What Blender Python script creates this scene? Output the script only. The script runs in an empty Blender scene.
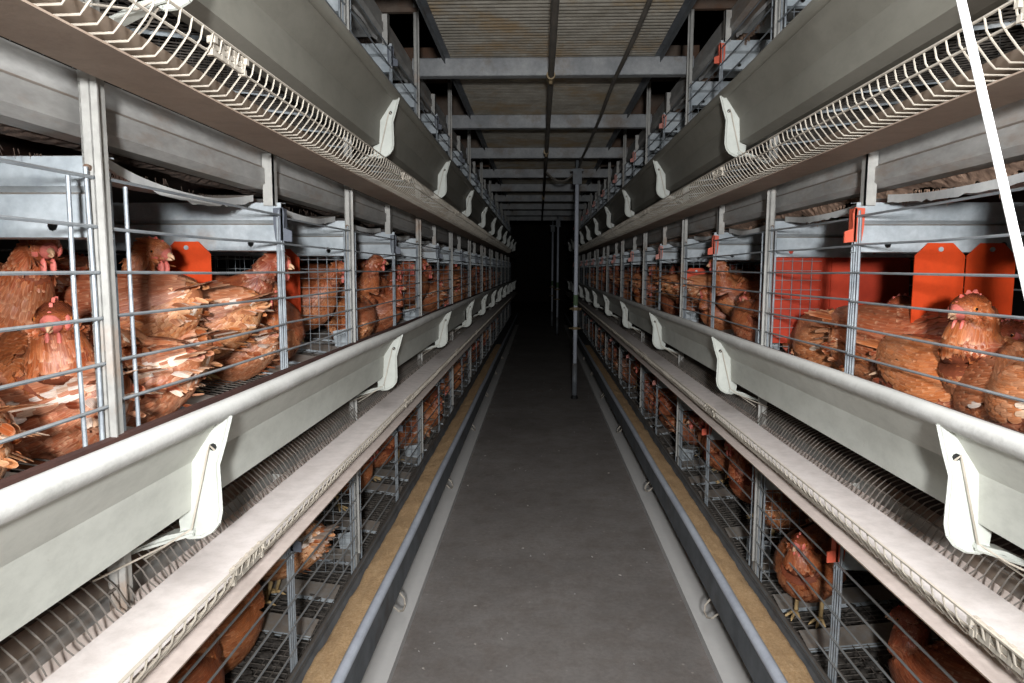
import bpy, math, random
from mathutils import Vector, Matrix, noise
random.seed(7)
sc = bpy.context.scene
COL = sc.collection
PI = math.pi
H = 1.22            # camera height above the floor
C0 = 0.056          # centre of the aisle, x
M = 1.25            # bay length
Y0 = 0.93           # first rack post in view
TIER = {'bottom': 0.279, 'middle': 1.029, 'top': 1.779}   # height of the trough lips
NB = 11             # bays

# ---------------------------------------------------------------- camera, light, exposure
cam_d = bpy.data.cameras.new('camera'); cam = bpy.data.objects.new('camera', cam_d); COL.objects.link(cam)
cam_d.sensor_width = 36.0; cam_d.lens = 683.0 / 1024.0 * 36.0; cam_d.clip_start = 0.02; cam_d.clip_end = 100
F = 683.0; VPX, VPY, VX = 539.0, 269.5, 490.0
dY = Vector((VPX - 512, -(VPY - 341.5), -F)); D = (F * F + dY.x * (VX - 512)) / dY.y
up = -Vector((VX - 512, -D, -F)); dY.normalize(); up.normalize(); rt = dY.cross(up)
R3 = Matrix((rt, dY, up))                        # world = R3 @ camera axes
cam.matrix_world = Matrix.Translation((0, 0, H)) @ R3.to_4x4()
sc.camera = cam

w = bpy.data.worlds.new('world'); sc.world = w; w.use_nodes = True
w.node_tree.nodes['Background'].inputs[0].default_value = (0.8, 0.85, 1, 1)
w.node_tree.nodes['Background'].inputs[1].default_value = 0.0
def lamp(name, kind, loc, power, size=0.05, color=(1, 1, 1), aim=None, **kw):
    d = bpy.data.lights.new(name, kind); d.energy = power; d.color = color
    if kind in ('POINT', 'SPOT'): d.shadow_soft_size = size
    for k, v in kw.items(): setattr(d, k, v)
    o = bpy.data.objects.new(name, d); COL.objects.link(o); o.location = loc
    if aim: o.rotation_euler = (Vector(aim) - Vector(loc)).to_track_quat('-Z', 'Y').to_euler()
    return o
lamp('camera_flash', 'POINT', (0.05, -0.60, H + 0.13), 112, 0.06, (0.97, 0.985, 1.0))
lamp('flash_beam', 'SPOT', (0.05, -0.60, H + 0.13), 240, 0.06, (0.96, 0.98, 1.0), aim=(0.056, 8, H - 0.3),
     spot_size=math.radians(72), spot_blend=1.0)
la = bpy.data.lights.new('added_fill', 'AREA'); la.shape = 'RECTANGLE'; la.size = 0.5; la.size_y = 1.1; la.energy = 28; la.color = (0.94, 0.97, 1.0)  # unseen overhead fill, added to brighten belts and floor
lo = bpy.data.objects.new('added_fill', la); COL.objects.link(lo); lo.location = (C0, 0.25, 2.12); lo.rotation_euler = (math.radians(12), 0, 0)
vs = sc.view_settings; vs.view_transform = 'Standard'; vs.look = 'None'; vs.exposure = 0.0; vs.gamma = 1.0; vs.use_curve_mapping = False

# ---------------------------------------------------------------- materials
MAT = {}
def s2l(c):
    return tuple(((v / 255.0) / 12.92 if v / 255.0 < 0.04045 else (((v / 255.0) + 0.055) / 1.055) ** 2.4) for v in c)
class NT:
    def __init__(self, name):
        m = bpy.data.materials.new(name); m.use_nodes = True; self.m = m; self.t = m.node_tree
        self.b = self.t.nodes['Principled BSDF']
    def n(self, k, **kw):
        nd = self.t.nodes.new(k)
        for a, v in kw.items():
            if a.startswith('i_'):
                key = a[2:]; key = int(key) if key.isdigit() else key.replace('_', ' ')
                nd.inputs[key].default_value = v
            else: setattr(nd, a, v)
        return nd
    def l(self, a, b): self.t.links.new(a, b)
    def pos(self, scale=(1, 1, 1), obj=False):
        if obj: src = self.n('ShaderNodeTexCoord').outputs['Object']
        else: src = self.n('ShaderNodeNewGeometry').outputs['Position']
        mp = self.n('ShaderNodeMapping'); mp.inputs['Scale'].default_value = scale; self.l(src, mp.inputs[0]); return mp.outputs[0]
    def noise(self, scale, detail=5, rough=.6, st=(1, 1, 1), obj=False):
        nd = self.n('ShaderNodeTexNoise', i_Scale=scale, i_Detail=detail, i_Roughness=rough)
        self.l(self.pos(st, obj), nd.inputs['Vector']); return nd.outputs['Fac']
    def ramp(self, fac, stops):
        r = self.n('ShaderNodeValToRGB'); e = r.color_ramp.elements
        while len(e) < len(stops): e.new(0.5)
        for i, (p, c) in enumerate(stops):
            e[i].position = p; e[i].color = (c[0], c[1], c[2], 1) if not isinstance(c, (int, float)) else (c, c, c, 1)
        self.l(fac, r.inputs[0]); return r.outputs[0]
    def mix(self, fac, a, b, mode='MIX'):
        x = self.n('ShaderNodeMix', data_type='RGBA', blend_type=mode)
        for sock, v in ((x.inputs[0], fac), (x.inputs[6], a), (x.inputs[7], b)):
            if hasattr(v, 'links') or isinstance(v, bpy.types.NodeSocket): self.l(v, sock)
            elif isinstance(v, (int, float)): sock.default_value = v
            else: sock.default_value = (v[0], v[1], v[2], 1)
        return x.outputs[2]
    def math(self, op, a, b=0.0):
        x = self.n('ShaderNodeMath', operation=op)
        for i, v in enumerate((a, b)):
            if isinstance(v, bpy.types.NodeSocket): self.l(v, x.inputs[i])
            else: x.inputs[i].default_value = v
        return x.outputs[0]
    def upface(self, lo=.3, hi=.9):
        g = self.n('ShaderNodeNewGeometry'); s = self.n('ShaderNodeSeparateXYZ'); self.l(g.outputs['Normal'], s.inputs[0])
        mr = self.n('ShaderNodeMapRange'); mr.inputs[1].default_value = lo; mr.inputs[2].default_value = hi
        self.l(s.outputs[2], mr.inputs[0]); return mr.outputs[0]
    def fin(self, name, col, rough=.6, metal=0.0, bump=None, bs=.2, bd=.002, spec=.4):
        if isinstance(col, bpy.types.NodeSocket): self.l(col, self.b.inputs['Base Color'])
        else: self.b.inputs['Base Color'].default_value = (*col, 1)
        if isinstance(rough, bpy.types.NodeSocket): self.l(rough, self.b.inputs['Roughness'])
        else: self.b.inputs['Roughness'].default_value = rough
        self.b.inputs['Metallic'].default_value = metal
        self.b.inputs['Specular IOR Level'].default_value = spec
        if bump is not None:
            bp = self.n('ShaderNodeBump'); bp.inputs['Strength'].default_value = bs; bp.inputs['Distance'].default_value = bd
            self.l(bump, bp.inputs['Height']); self.l(bp.outputs[0], self.b.inputs['Normal'])
        MAT[name] = self.m; return self.m
def metal_mat(name, a, b, dirt, dirt_amt=.55, metal=.35, rough=.5, dust=None, st=(1, 1, 1)):
    t = NT(name)
    n1 = t.noise(9, 6, .65, st); n2 = t.noise(70, 4, .6, st); n3 = t.noise(3.2, 7, .7, st)
    col = t.ramp(n1, [(.32, s2l(a)), (.68, s2l(b))])
    fine = t.ramp(n2, [(.3, .82), (.7, 1.0)])
    col = t.mix(1.0, col, fine, 'MULTIPLY')
    dm = t.ramp(n3, [(dirt_amt, 0.0), (dirt_amt + .16, .8)])
    col = t.mix(dm, col, s2l(dirt))
    if dust:
        f = t.math('MULTIPLY', t.upface(.35, .9), t.ramp(t.noise(40, 5, .7), [(.25, .55), (.6, 1.0)]))
        col = t.mix(f, col, s2l(dust))
    t.fin(name, col, t.math('ADD', t.math('MULTIPLY', n2, .3), rough - .12), metal, n2, .25, .001)
metal_mat('galvanised', (150, 158, 163), (192, 198, 201), (150, 128, 108), .60, .12, .5, (150, 138, 126))
metal_mat('galvanised_rusty', (152, 150, 145), (186, 184, 178), (158, 122, 92), .56, .12, .6, (150, 130, 112))
metal_mat('galvanised_dark', (92, 96, 100), (124, 128, 132), (80, 66, 54), .56, .12, .55, (96, 88, 80))
metal_mat('beam_steel', (128, 130, 132), (162, 163, 163), (112, 96, 80), .52, .12, .6)
metal_mat('wire', (118, 124, 130), (160, 166, 170), (122, 104, 88), .58, .12, .45, (150, 145, 138), st=(3, 1, 3))
metal_mat('guard_wire', (160, 151, 138), (190, 181, 167), (150, 126, 100), .62, .12, .7, (205, 192, 176))
metal_mat('rail_steel', (150, 148, 144), (186, 184, 180), (148, 122, 100), .52, .12, .6, (150, 134, 120), st=(1.5, .5, 1.5))
metal_mat('walkway_steel', (140, 134, 122), (176, 170, 158), (150, 126, 92), .48, .12, .65)
metal_mat('rust_steel', (98, 84, 74), (122, 108, 96), (108, 76, 56), .45, .12, .75)
def plain(name, a, b, rough=.55, sc1=6, bs=.15, fine=120, dust=None, spec=.4, st=(1, 1, 1), speck=None, metal=0):
    t = NT(name); n1 = t.noise(sc1, 6, .65, st); n2 = t.noise(fine, 3, .6); n4 = t.noise(sc1 * 5 + 9, 8, .8, st)
    col = t.ramp(n1, [(.3, s2l(a)), (.7, s2l(b))])
    col = t.mix(1.0, col, t.ramp(n4, [(.32, .86), (.55, 1.0)]), 'MULTIPLY')
    if speck:
        v = t.noise(38, 6, .75); col = t.mix(t.ramp(v, [(.66, 0.0), (.74, .7)]), col, s2l(speck))
    if dust:
        f = t.math('MULTIPLY', t.upface(.2, .8), t.ramp(t.noise(30, 5, .7), [(.25, .7), (.6, 1.0)]))
        col = t.mix(f, col, s2l(dust))
    t.fin(name, col, rough, metal, n2, bs, .001, spec)
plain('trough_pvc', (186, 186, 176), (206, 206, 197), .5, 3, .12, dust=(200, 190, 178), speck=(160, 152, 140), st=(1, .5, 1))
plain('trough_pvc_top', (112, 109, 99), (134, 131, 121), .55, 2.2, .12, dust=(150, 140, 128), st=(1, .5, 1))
plain('lip_plastic', (164, 162, 156), (196, 194, 189), .5, 14, .5, 160, dust=(200, 198, 192), speck=(170, 160, 146), st=(1, 1, 1))
plain('bracket_plastic', (170, 172, 164), (190, 192, 184), .42, 4, .08, speck=(206, 196, 180))
plain('belt_dusty', (132, 118, 104), (156, 142, 126), .85, 4, .2, 200, dust=(236, 226, 220), st=(1, .6, 1))
plain('plate_dusty', (128, 110, 96), (154, 136, 120), .8, 5, .3, 160, dust=(222, 206, 196))
plain('plastic_red', (196, 84, 60), (214, 100, 74), .5, 12, .1)
plain('plastic_pink', (190, 120, 108), (206, 140, 126), .5, 12, .1)
plain('plastic_grey', (80, 84, 94), (100, 104, 112), .5, 12, .1)
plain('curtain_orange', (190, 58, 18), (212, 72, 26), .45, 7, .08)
plain('curtain_shaded', (150, 40, 14), (186, 54, 20), .6, 5, .1)  # darker copy of the orange curtain, its shade put into the colour
plain('black_rubber', (18, 18, 18), (30, 30, 30), .6, 8, .1)
plain('dark_pipe', (84, 80, 74), (112, 106, 98), .6, 8, .1, dust=(120, 112, 102))
plain('pole_steel', (176, 180, 190), (204, 208, 216), .4, 6, .08)
plain('rope_white', (236, 236, 234), (250, 250, 248), .7, 60, .4, 300)
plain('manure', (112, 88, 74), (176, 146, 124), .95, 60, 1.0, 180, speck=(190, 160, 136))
plain('litter_crust', (50, 46, 42), (98, 92, 86), .95, 60, 1.0, 150, speck=(190, 186, 180))
plain('belt_sheet', (170, 170, 170), (204, 204, 200), .7, 8, .3, dust=(160, 150, 140), speck=(120, 100, 84))
plain('rust_dark', (64, 42, 38), (86, 58, 50), .8, 8, .3)
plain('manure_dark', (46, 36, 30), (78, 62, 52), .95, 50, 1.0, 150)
plain('dirty_wire', (78, 72, 66), (120, 112, 104), .7, 30, .4, 120)
plain('brass', (120, 104, 78), (140, 122, 94), .5, 8, .1, metal=.3)
plain('green_tape', (70, 92, 66), (90, 110, 80), .6, 8, .1)
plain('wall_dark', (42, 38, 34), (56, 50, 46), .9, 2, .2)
plain('kerb_rail', (196, 194, 192), (216, 213, 210), .7, 5, .2, dust=(222, 218, 213), speck=(140, 130, 120), st=(1, .5, 1))
plain('beak_horn', (176, 132, 100), (206, 168, 134), .4, 30, .1)
plain('leg_skin', (196, 164, 112), (214, 184, 136), .55, 60, .6, 200)
plain('comb_skin', (200, 88, 78), (226, 132, 118), .5, 60, .5, 200)
plain('eye_amber', (190, 110, 50), (200, 120, 60), .15, 30, 0)
plain('eye_black', (8, 8, 8), (12, 12, 12), .08, 30, 0, spec=.8)
# floor
t = NT('floor_concrete')
n1 = t.noise(1.6, 8, .7); n2 = t.noise(55, 5, .7); n3 = t.noise(9, 8, .75)
col = t.ramp(n1, [(.3, s2l((124, 117, 112))), (.7, s2l((158, 151, 146)))])
col = t.mix(t.ramp(n3, [(.45, 0.0), (.75, .55)]), col, s2l((108, 92, 80)))
col = t.mix(t.ramp(n2, [(.3, .35), (.7, 0.0)]), col, s2l((90, 85, 81)))
vo = t.n('ShaderNodeTexVoronoi', i_Scale=16.0); t.l(t.pos(), vo.inputs['Vector'])
col = t.mix(t.ramp(vo.outputs['Distance'], [(.05, .7), (.09, 0.0)]), col, s2l((170, 162, 154)))
t.fin('floor_concrete', col, .8, 0, n2, .5, .003)
# feed
t = NT('feed_mash')
n1 = t.noise(150, 5, .85); n2 = t.noise(16, 6, .7)
col = t.ramp(n1, [(.25, s2l((172, 128, 84))), (.5, s2l((216, 178, 132))), (.75, s2l((242, 216, 176)))])
col = t.mix(t.ramp(n2, [(.3, .4), (.7, 0.0)]), col, s2l((150, 112, 74)))
t.fin('feed_mash', col, .95, 0, n1, 1.0, .004)
# feathers: colour of each feather from its attribute, pale fringe, barbs and painted glints from its own uv
t = NT('feathers')
at = t.n('ShaderNodeAttribute', attribute_name='col'); uv = t.n('ShaderNodeUVMap'); sp = t.n('ShaderNodeSeparateXYZ'); t.l(uv.outputs[0], sp.inputs[0])
oi = t.n('ShaderNodeObjectInfo')
hs = t.n('ShaderNodeHueSaturation'); t.l(at.outputs['Color'], hs.inputs['Color'])
mr = t.n('ShaderNodeMapRange'); mr.inputs[3].default_value = .8; mr.inputs[4].default_value = 1.2; t.l(oi.outputs['Random'], mr.inputs[0]); t.l(mr.outputs[0], hs.inputs['Value'])
mr2 = t.n('ShaderNodeMapRange'); mr2.inputs[3].default_value = .492; mr2.inputs[4].default_value = .508; t.l(oi.outputs['Random'], mr2.inputs[0]); t.l(mr2.outputs[0], hs.inputs['Hue'])
edge = t.math('ABSOLUTE', t.math('SUBTRACT', sp.outputs[0], .5))
fr = t.ramp(t.math('MAXIMUM', t.math('MULTIPLY', edge, 2.0), sp.outputs[1]), [(.72, 0.0), (1.0, .45)])
nz = t.ramp(t.noise(45, 3, .6, obj=True), [(.35, .35), (.6, 1.0)])
fr = t.math('MAXIMUM', fr, t.ramp(edge, [(.03, .16), (.07, 0.0)]))  # shaft line lightened in the colour as a painted glint
col = t.mix(t.math('MULTIPLY', fr, nz), hs.outputs[0], s2l((236, 190, 152)))
wv = t.n('ShaderNodeTexNoise', i_Scale=1.0, i_Detail=2.0); mp = t.n('ShaderNodeMapping'); mp.inputs['Scale'].default_value = (26, 2, 1)
t.l(uv.outputs[0], mp.inputs[0]); t.l(mp.outputs[0], wv.inputs['Vector'])
col = t.mix(1.0, col, t.ramp(wv.outputs['Fac'], [(.3, .62), (.52, 1.0), (.7, 1.3)]), 'MULTIPLY')  # barb streaks, the brightest lifted in the colour to imitate glints
t.fin('feathers', col, .40, 0, wv.outputs['Fac'], .4, .001, .5)
# hen skin/body under the feathers
t = NT('hen_body'); at = t.n('ShaderNodeAttribute', attribute_name='col')
nz = t.noise(90, 4, .7, obj=True)
t.fin('hen_body', t.mix(1.0, at.outputs['Color'], t.ramp(nz, [(.3, .6), (.7, 1.0)]), 'MULTIPLY'), .7, 0, nz, .6, .003)

# ---------------------------------------------------------------- mesh helpers
class MB:
    def __init__(s): s.v = []; s.f = []; s.col = None; s.uv = None; s.sm = False
    def add(s, vs, fs):
        o = len(s.v); s.v += [tuple(p) for p in vs]; s.f += [tuple(i + o for i in f) for f in fs]; return s
    def box(s, x0, x1, y0, y1, z0, z1):
        x0, x1 = min(x0, x1), max(x0, x1)
        return s.add([(x, y, z) for z in (z0, z1) for y in (y0, y1) for x in (x0, x1)],
                     [(0, 2, 3, 1), (4, 5, 7, 6), (0, 1, 5, 4), (2, 6, 7, 3), (0, 4, 6, 2), (1, 3, 7, 5)])
    def tube(s, pts, r, n=6, cap=True):
        pts = [Vector(p) for p in pts]; k = len(pts); rings = []
        t0 = (pts[1] - pts[0]).normalized(); a = Vector((0, 0, 1)) if abs(t0.z) < .9 else Vector((1, 0, 0))
        nx = t0.cross(a).normalized()
        for i, p in enumerate(pts):
            tt = (pts[min(i + 1, k - 1)] - pts[max(i - 1, 0)]).normalized()
            nx = (nx - tt * nx.dot(tt)).normalized(); by = tt.cross(nx); rr = r[i] if isinstance(r, (list, tuple)) else r
            rings.append([p + (nx * math.cos(2 * PI * j / n) + by * math.sin(2 * PI * j / n)) * rr for j in range(n)])
        vs = [q for rg in rings for q in rg]; fs = []
        for i in range(k - 1):
            for j in range(n): fs.append((i * n + j, i * n + (j + 1) % n, (i + 1) * n + (j + 1) % n, (i + 1) * n + j))
        if cap: fs.append(tuple(range(n))[::-1]); fs.append(tuple((k - 1) * n + j for j in range(n)))
        return s.add(vs, fs)
    def prism(s, poly, a0, a1, axes='xz'):
        """closed polygon extruded: axes 'xz' -> along y, 'yz' -> along x"""
        n = len(poly)
        f = (lambda p, a: (p[0], a, p[1])) if axes == 'xz' else ((lambda p, a: (a, p[0], p[1])) if axes == 'yz' else (lambda p, a: (p[0], p[1], a)))
        vs = [f(p, a0) for p in poly] + [f(p, a1) for p in poly]
        fs = [(i, (i + 1) % n, (i + 1) % n + n, i + n) for i in range(n)] + [tuple(range(n))[::-1], tuple(range(n, 2 * n))]
        return s.add(vs, fs)
    def strip(s, line, a0, a1, th, axes='xz'):
        """open polyline given thickness, then extruded"""
        P = [Vector((p[0], p[1])) for p in line]; out = []
        for i, p in enumerate(P):
            d = (P[min(i + 1, len(P) - 1)] - P[max(i - 1, 0)]).normalized(); out.append(p + Vector((-d.y, d.x)) * th)
        n = len(P)
        f = (lambda p, a: (p[0], a, p[1])) if axes == 'xz' else (lambda p, a: (a, p[0], p[1]))
        vs = []
        for a in (a0, a1): vs += [f(p, a) for p in P] + [f(p, a) for p in out]
        fs = []
        for i in range(n - 1):
            fs.append((i, i + 1, 2 * n + i + 1, 2 * n + i)); fs.append((n + i, 3 * n + i, 3 * n + i + 1, n + i + 1))
            fs.append((i, n + i, n + i + 1, i + 1)); fs.append((2 * n + i, 2 * n + i + 1, 3 * n + i + 1, 3 * n + i))
        fs.append((0, 2 * n, 3 * n, n)); fs.append((n - 1, 2 * n - 1, 4 * n - 1, 3 * n - 1))
        return s.add(vs, fs)
    def ball(s, c, rx, ry, rz, nu=10, nv=7):
        vs = [(c[0], c[1], c[2] - rz)]
        for i in range(1, nv):
            a = -PI / 2 + PI * i / nv
            for j in range(nu): b = 2 * PI * j / nu; vs.append((c[0] + rx * math.cos(a) * math.cos(b), c[1] + ry * math.cos(a) * math.sin(b), c[2] + rz * math.sin(a)))
        vs.append((c[0], c[1], c[2] + rz)); fs = []
        for j in range(nu): fs.append((0, 1 + (j + 1) % nu, 1 + j))
        for i in range(nv - 2):
            for j in range(nu): o = 1 + i * nu; fs.append((o + j, o + (j + 1) % nu, o + nu + (j + 1) % nu, o + nu + j))
        L = len(vs) - 1; o = 1 + (nv - 2) * nu
        for j in range(nu): fs.append((o + j, o + (j + 1) % nu, L))
        return s.add(vs, fs)
    def sheet(s, fn, nu, nv, th=None):
        vs = [fn(i / nu, j / nv) for i in range(nu + 1) for j in range(nv + 1)]
        fs = [(i * (nv + 1) + j, (i + 1) * (nv + 1) + j, (i + 1) * (nv + 1) + j + 1, i * (nv + 1) + j + 1) for i in range(nu) for j in range(nv)]
        return s.add(vs, fs)
    def build(s, name, m, parent=None, fix=True):
        me = bpy.data.meshes.new(name); me.from_pydata(s.v, [], s.f)
        if fix:
            import bmesh
            bm = bmesh.new(); bm.from_mesh(me); bmesh.ops.recalc_face_normals(bm, faces=bm.faces); bm.to_mesh(me); bm.free()
        if s.uv:
            ul = me.uv_layers.new(name='UVMap'); ul.data.foreach_set('uv', [c for f in s.f for i in f for c in s.uv[i]])
        if s.col:
            ca = me.color_attributes.new('col', 'FLOAT_COLOR', 'POINT'); ca.data.foreach_set('color', [c for q in s.col for c in (q[0], q[1], q[2], 1.0)])
        me.materials.append(MAT[m] if isinstance(m, str) else m)
        if s.sm: me.polygons.foreach_set('use_smooth', [True] * len(me.polygons))
        me.update()
        o = bpy.data.objects.new(name, me); COL.objects.link(o)
        if parent: o.parent = parent
        return o
def tag(o, label=None, cat=None, group=None, kind=None):
    if label: o['label'] = label
    if cat: o['category'] = cat
    if group: o['group'] = group
    if kind: o['kind'] = kind
    return o
def empty(name, loc, rz=0.0):
    o = bpy.data.objects.new(name, None); COL.objects.link(o); o.location = loc; o.rotation_euler = (0, 0, rz); o.empty_display_size = .05; return o
KIDS = {}
def copy_tree(o, parent=None):
    c = o.copy(); COL.objects.link(c); c.parent = parent
    for ch in list(o.children): copy_tree(ch, c)
    return c
def smooth(mb): mb.sm = True; return mb
ORD = ['nearest', 'second nearest', 'third nearest', 'fourth nearest', 'fifth nearest', 'sixth nearest', 'seventh nearest', 'eighth nearest', 'ninth nearest', 'tenth nearest', 'eleventh nearest', 'twelfth nearest', 'thirteenth nearest']
SD = {-1: 'left', 1: 'right'}
YE = Y0 + M * NB + .2      # far end of the long runs
YS = -0.55                 # where the runs start, behind the camera

# ---------------------------------------------------------------- the building
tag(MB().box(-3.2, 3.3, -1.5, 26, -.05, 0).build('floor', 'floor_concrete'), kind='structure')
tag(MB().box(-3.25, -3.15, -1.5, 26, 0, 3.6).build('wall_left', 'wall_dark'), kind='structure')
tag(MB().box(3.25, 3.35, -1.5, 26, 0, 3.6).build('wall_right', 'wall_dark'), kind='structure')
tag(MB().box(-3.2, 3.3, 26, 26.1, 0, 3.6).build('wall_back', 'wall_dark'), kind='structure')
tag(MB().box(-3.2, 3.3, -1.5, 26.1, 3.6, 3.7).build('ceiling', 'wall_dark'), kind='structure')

def X(s, u): return C0 + s * u

# ---------------------------------------------------------------- rack posts, rails
def post_mesh(s):
    m = MB(); x = lambda u: s * u
    m.box(x(.654), x(.671), -.014, -.011, 0, 2.85); m.box(x(.654), x(.657), -.014, .008, 0, 2.85); m.box(x(.668), x(.671), -.014, .014, 0, 2.85)
    return m
for s in (-1, 1):
    r = empty('rack_post', (C0, Y0 + M * -1, 0)); pm = post_mesh(s).build('upright', 'galvanised_rusty', r)
    a = MB(); x = lambda u: s * u
    a.box(x(.643), x(.652), -.018, -.015, .28, 2.85); a.box(x(.649), x(.652), -.018, .008, .28, 2.85)
    a.build('angle_strip', 'galvanised_rusty', r)
    for z in (TIER['middle'] + .325, TIER['top'] + .325, TIER['bottom'] + .325): MB().tube([(x(.663), -.019, z), (x(.663), -.013, z)], .005, 8).build('bolt', 'rust_steel', r)
    hd = MB(); hd.box(x(.652), x(.98), .0, .006, 2.47, 2.68); hd.box(x(.652), x(.98), -.02, .006, 2.45, 2.47)
    hd.build('header_plate', 'rust_steel', r)
    for k in range(NB + 1):
        o = r if k == 0 else copy_tree(r); o.location = (C0, Y0 + M * (k - 1), 0)
        tag(o, 'galvanised upright post of the %s cage rack, %s to the camera' % (SD[s], ORD[k] if k else 'nearest, beyond the frame edge'), 'post', 'rack posts on the %s' % SD[s])
        if k: o['label'] = 'galvanised upright post of the %s cage rack, %s in view' % (SD[s], ORD[k - 1])

def rail_prof(u0, z): # two faceted box rail, z is its underside
    return [(u0 + .012, z), (u0 - .004, z + .012), (u0 - .004, z + .045), (u0 + .006, z + .052), (u0 + .004, z + .088), (u0 + .05, z + .088), (u0 + .05, z)]
for s in (-1, 1):
    for tn in ('middle', 'top', 'bottom'):
        z = TIER[tn] + .373
        m = MB().prism([(X(s, u), zz) for u, zz in rail_prof(.688, z)], YS, YE)
        tag(m.build('support_rail', 'rail_steel'), 'long galvanised box rail above the %s tier cages of the %s rack' % (tn, SD[s]), 'rail', 'long rails')

# ---------------------------------------------------------------- feed troughs with brackets
def lip_tube(s, z, y0, y1, r=.0145):
    m = MB(); n = 10
    pr = [(X(s, .515 + r * math.cos(2 * PI * j / n)), z - .014 + r * math.sin(2 * PI * j / n)) for j in range(n)]
    N = 60; vs = []
    for i in range(N + 1):
        y = y0 + (y1 - y0) * (i / N) ** 1.6; dz = .0012 * math.sin(y * 5.1 + s) ; dx = .0012 * math.sin(y * 3.3)
        vs += [(p[0] + dx, y, p[1] + dz) for p in pr]
    fs = [(i * n + j, i * n + (j + 1) % n, (i + 1) * n + (j + 1) % n, (i + 1) * n + j) for i in range(N) for j in range(n)]
    m.add(vs, fs); m.sm = True; return m
BR = [(.502, -.022), (.513, -.062), (.5235, -.095), (.5225, -.135), (.522, -.165), (.526, -.182), (.536, -.195), (.552, -.204), (.572, -.206), (.584, -.196),
      (.586, -.172), (.566, -.163), (.562, -.091), (.540, -.055), (.520, -.024)]
def bracket(s, parent):
    m = MB(); x = lambda u: s * u
    m.prism([(x(u), z) for u, z in BR], -.003, .003)
    rim = BR[0:10]
    for (a, b) in zip(rim[:-1], rim[1:]): m.tube([(x(a[0]), -.002, a[1]), (x(b[0]), -.002, b[1])], .0035, 5)
    m.box(x(.556), x(.566), -.003, .022, -.16, -.05)
    b = m.build('bracket', 'bracket_plastic', parent)
    arm = MB(); arm.strip([(x(.560), -.197), (x(.60), -.206), (x(.635), -.222), (x(.668), -.236)], -.012, .014, .006 * s)
    arm.tube([(x(.560), -.012, -.197), (x(.635), -.014, -.22)], .003, 5)
    arm.build('arm', 'bracket_plastic', b)
    wr = MB(); wr.tube([(x(.526), -.006, -.072), (x(.531), -.010, -.064), (x(.535), -.008, -.074), (x(.546), -.009, -.12), (x(.563), -.010, -.19), (x(.60), -.02, -.213), (x(.655), -.10, -.23)], .0016, 5)
    wr.tube([(x(.563), -.010, -.19), (x(.61), .02, -.222), (x(.66), .03, -.255)], .0016, 5)
    wr.build('wire', 'guard_wire', b)
    h = MB(); h.tube([(x(.529), -.0045, -.068), (x(.529), .0045, -.068)], .0055, 8); h.build('hole', 'black_rubber', b)  # solid black plug standing in for the shade inside the opening
    return b
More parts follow.
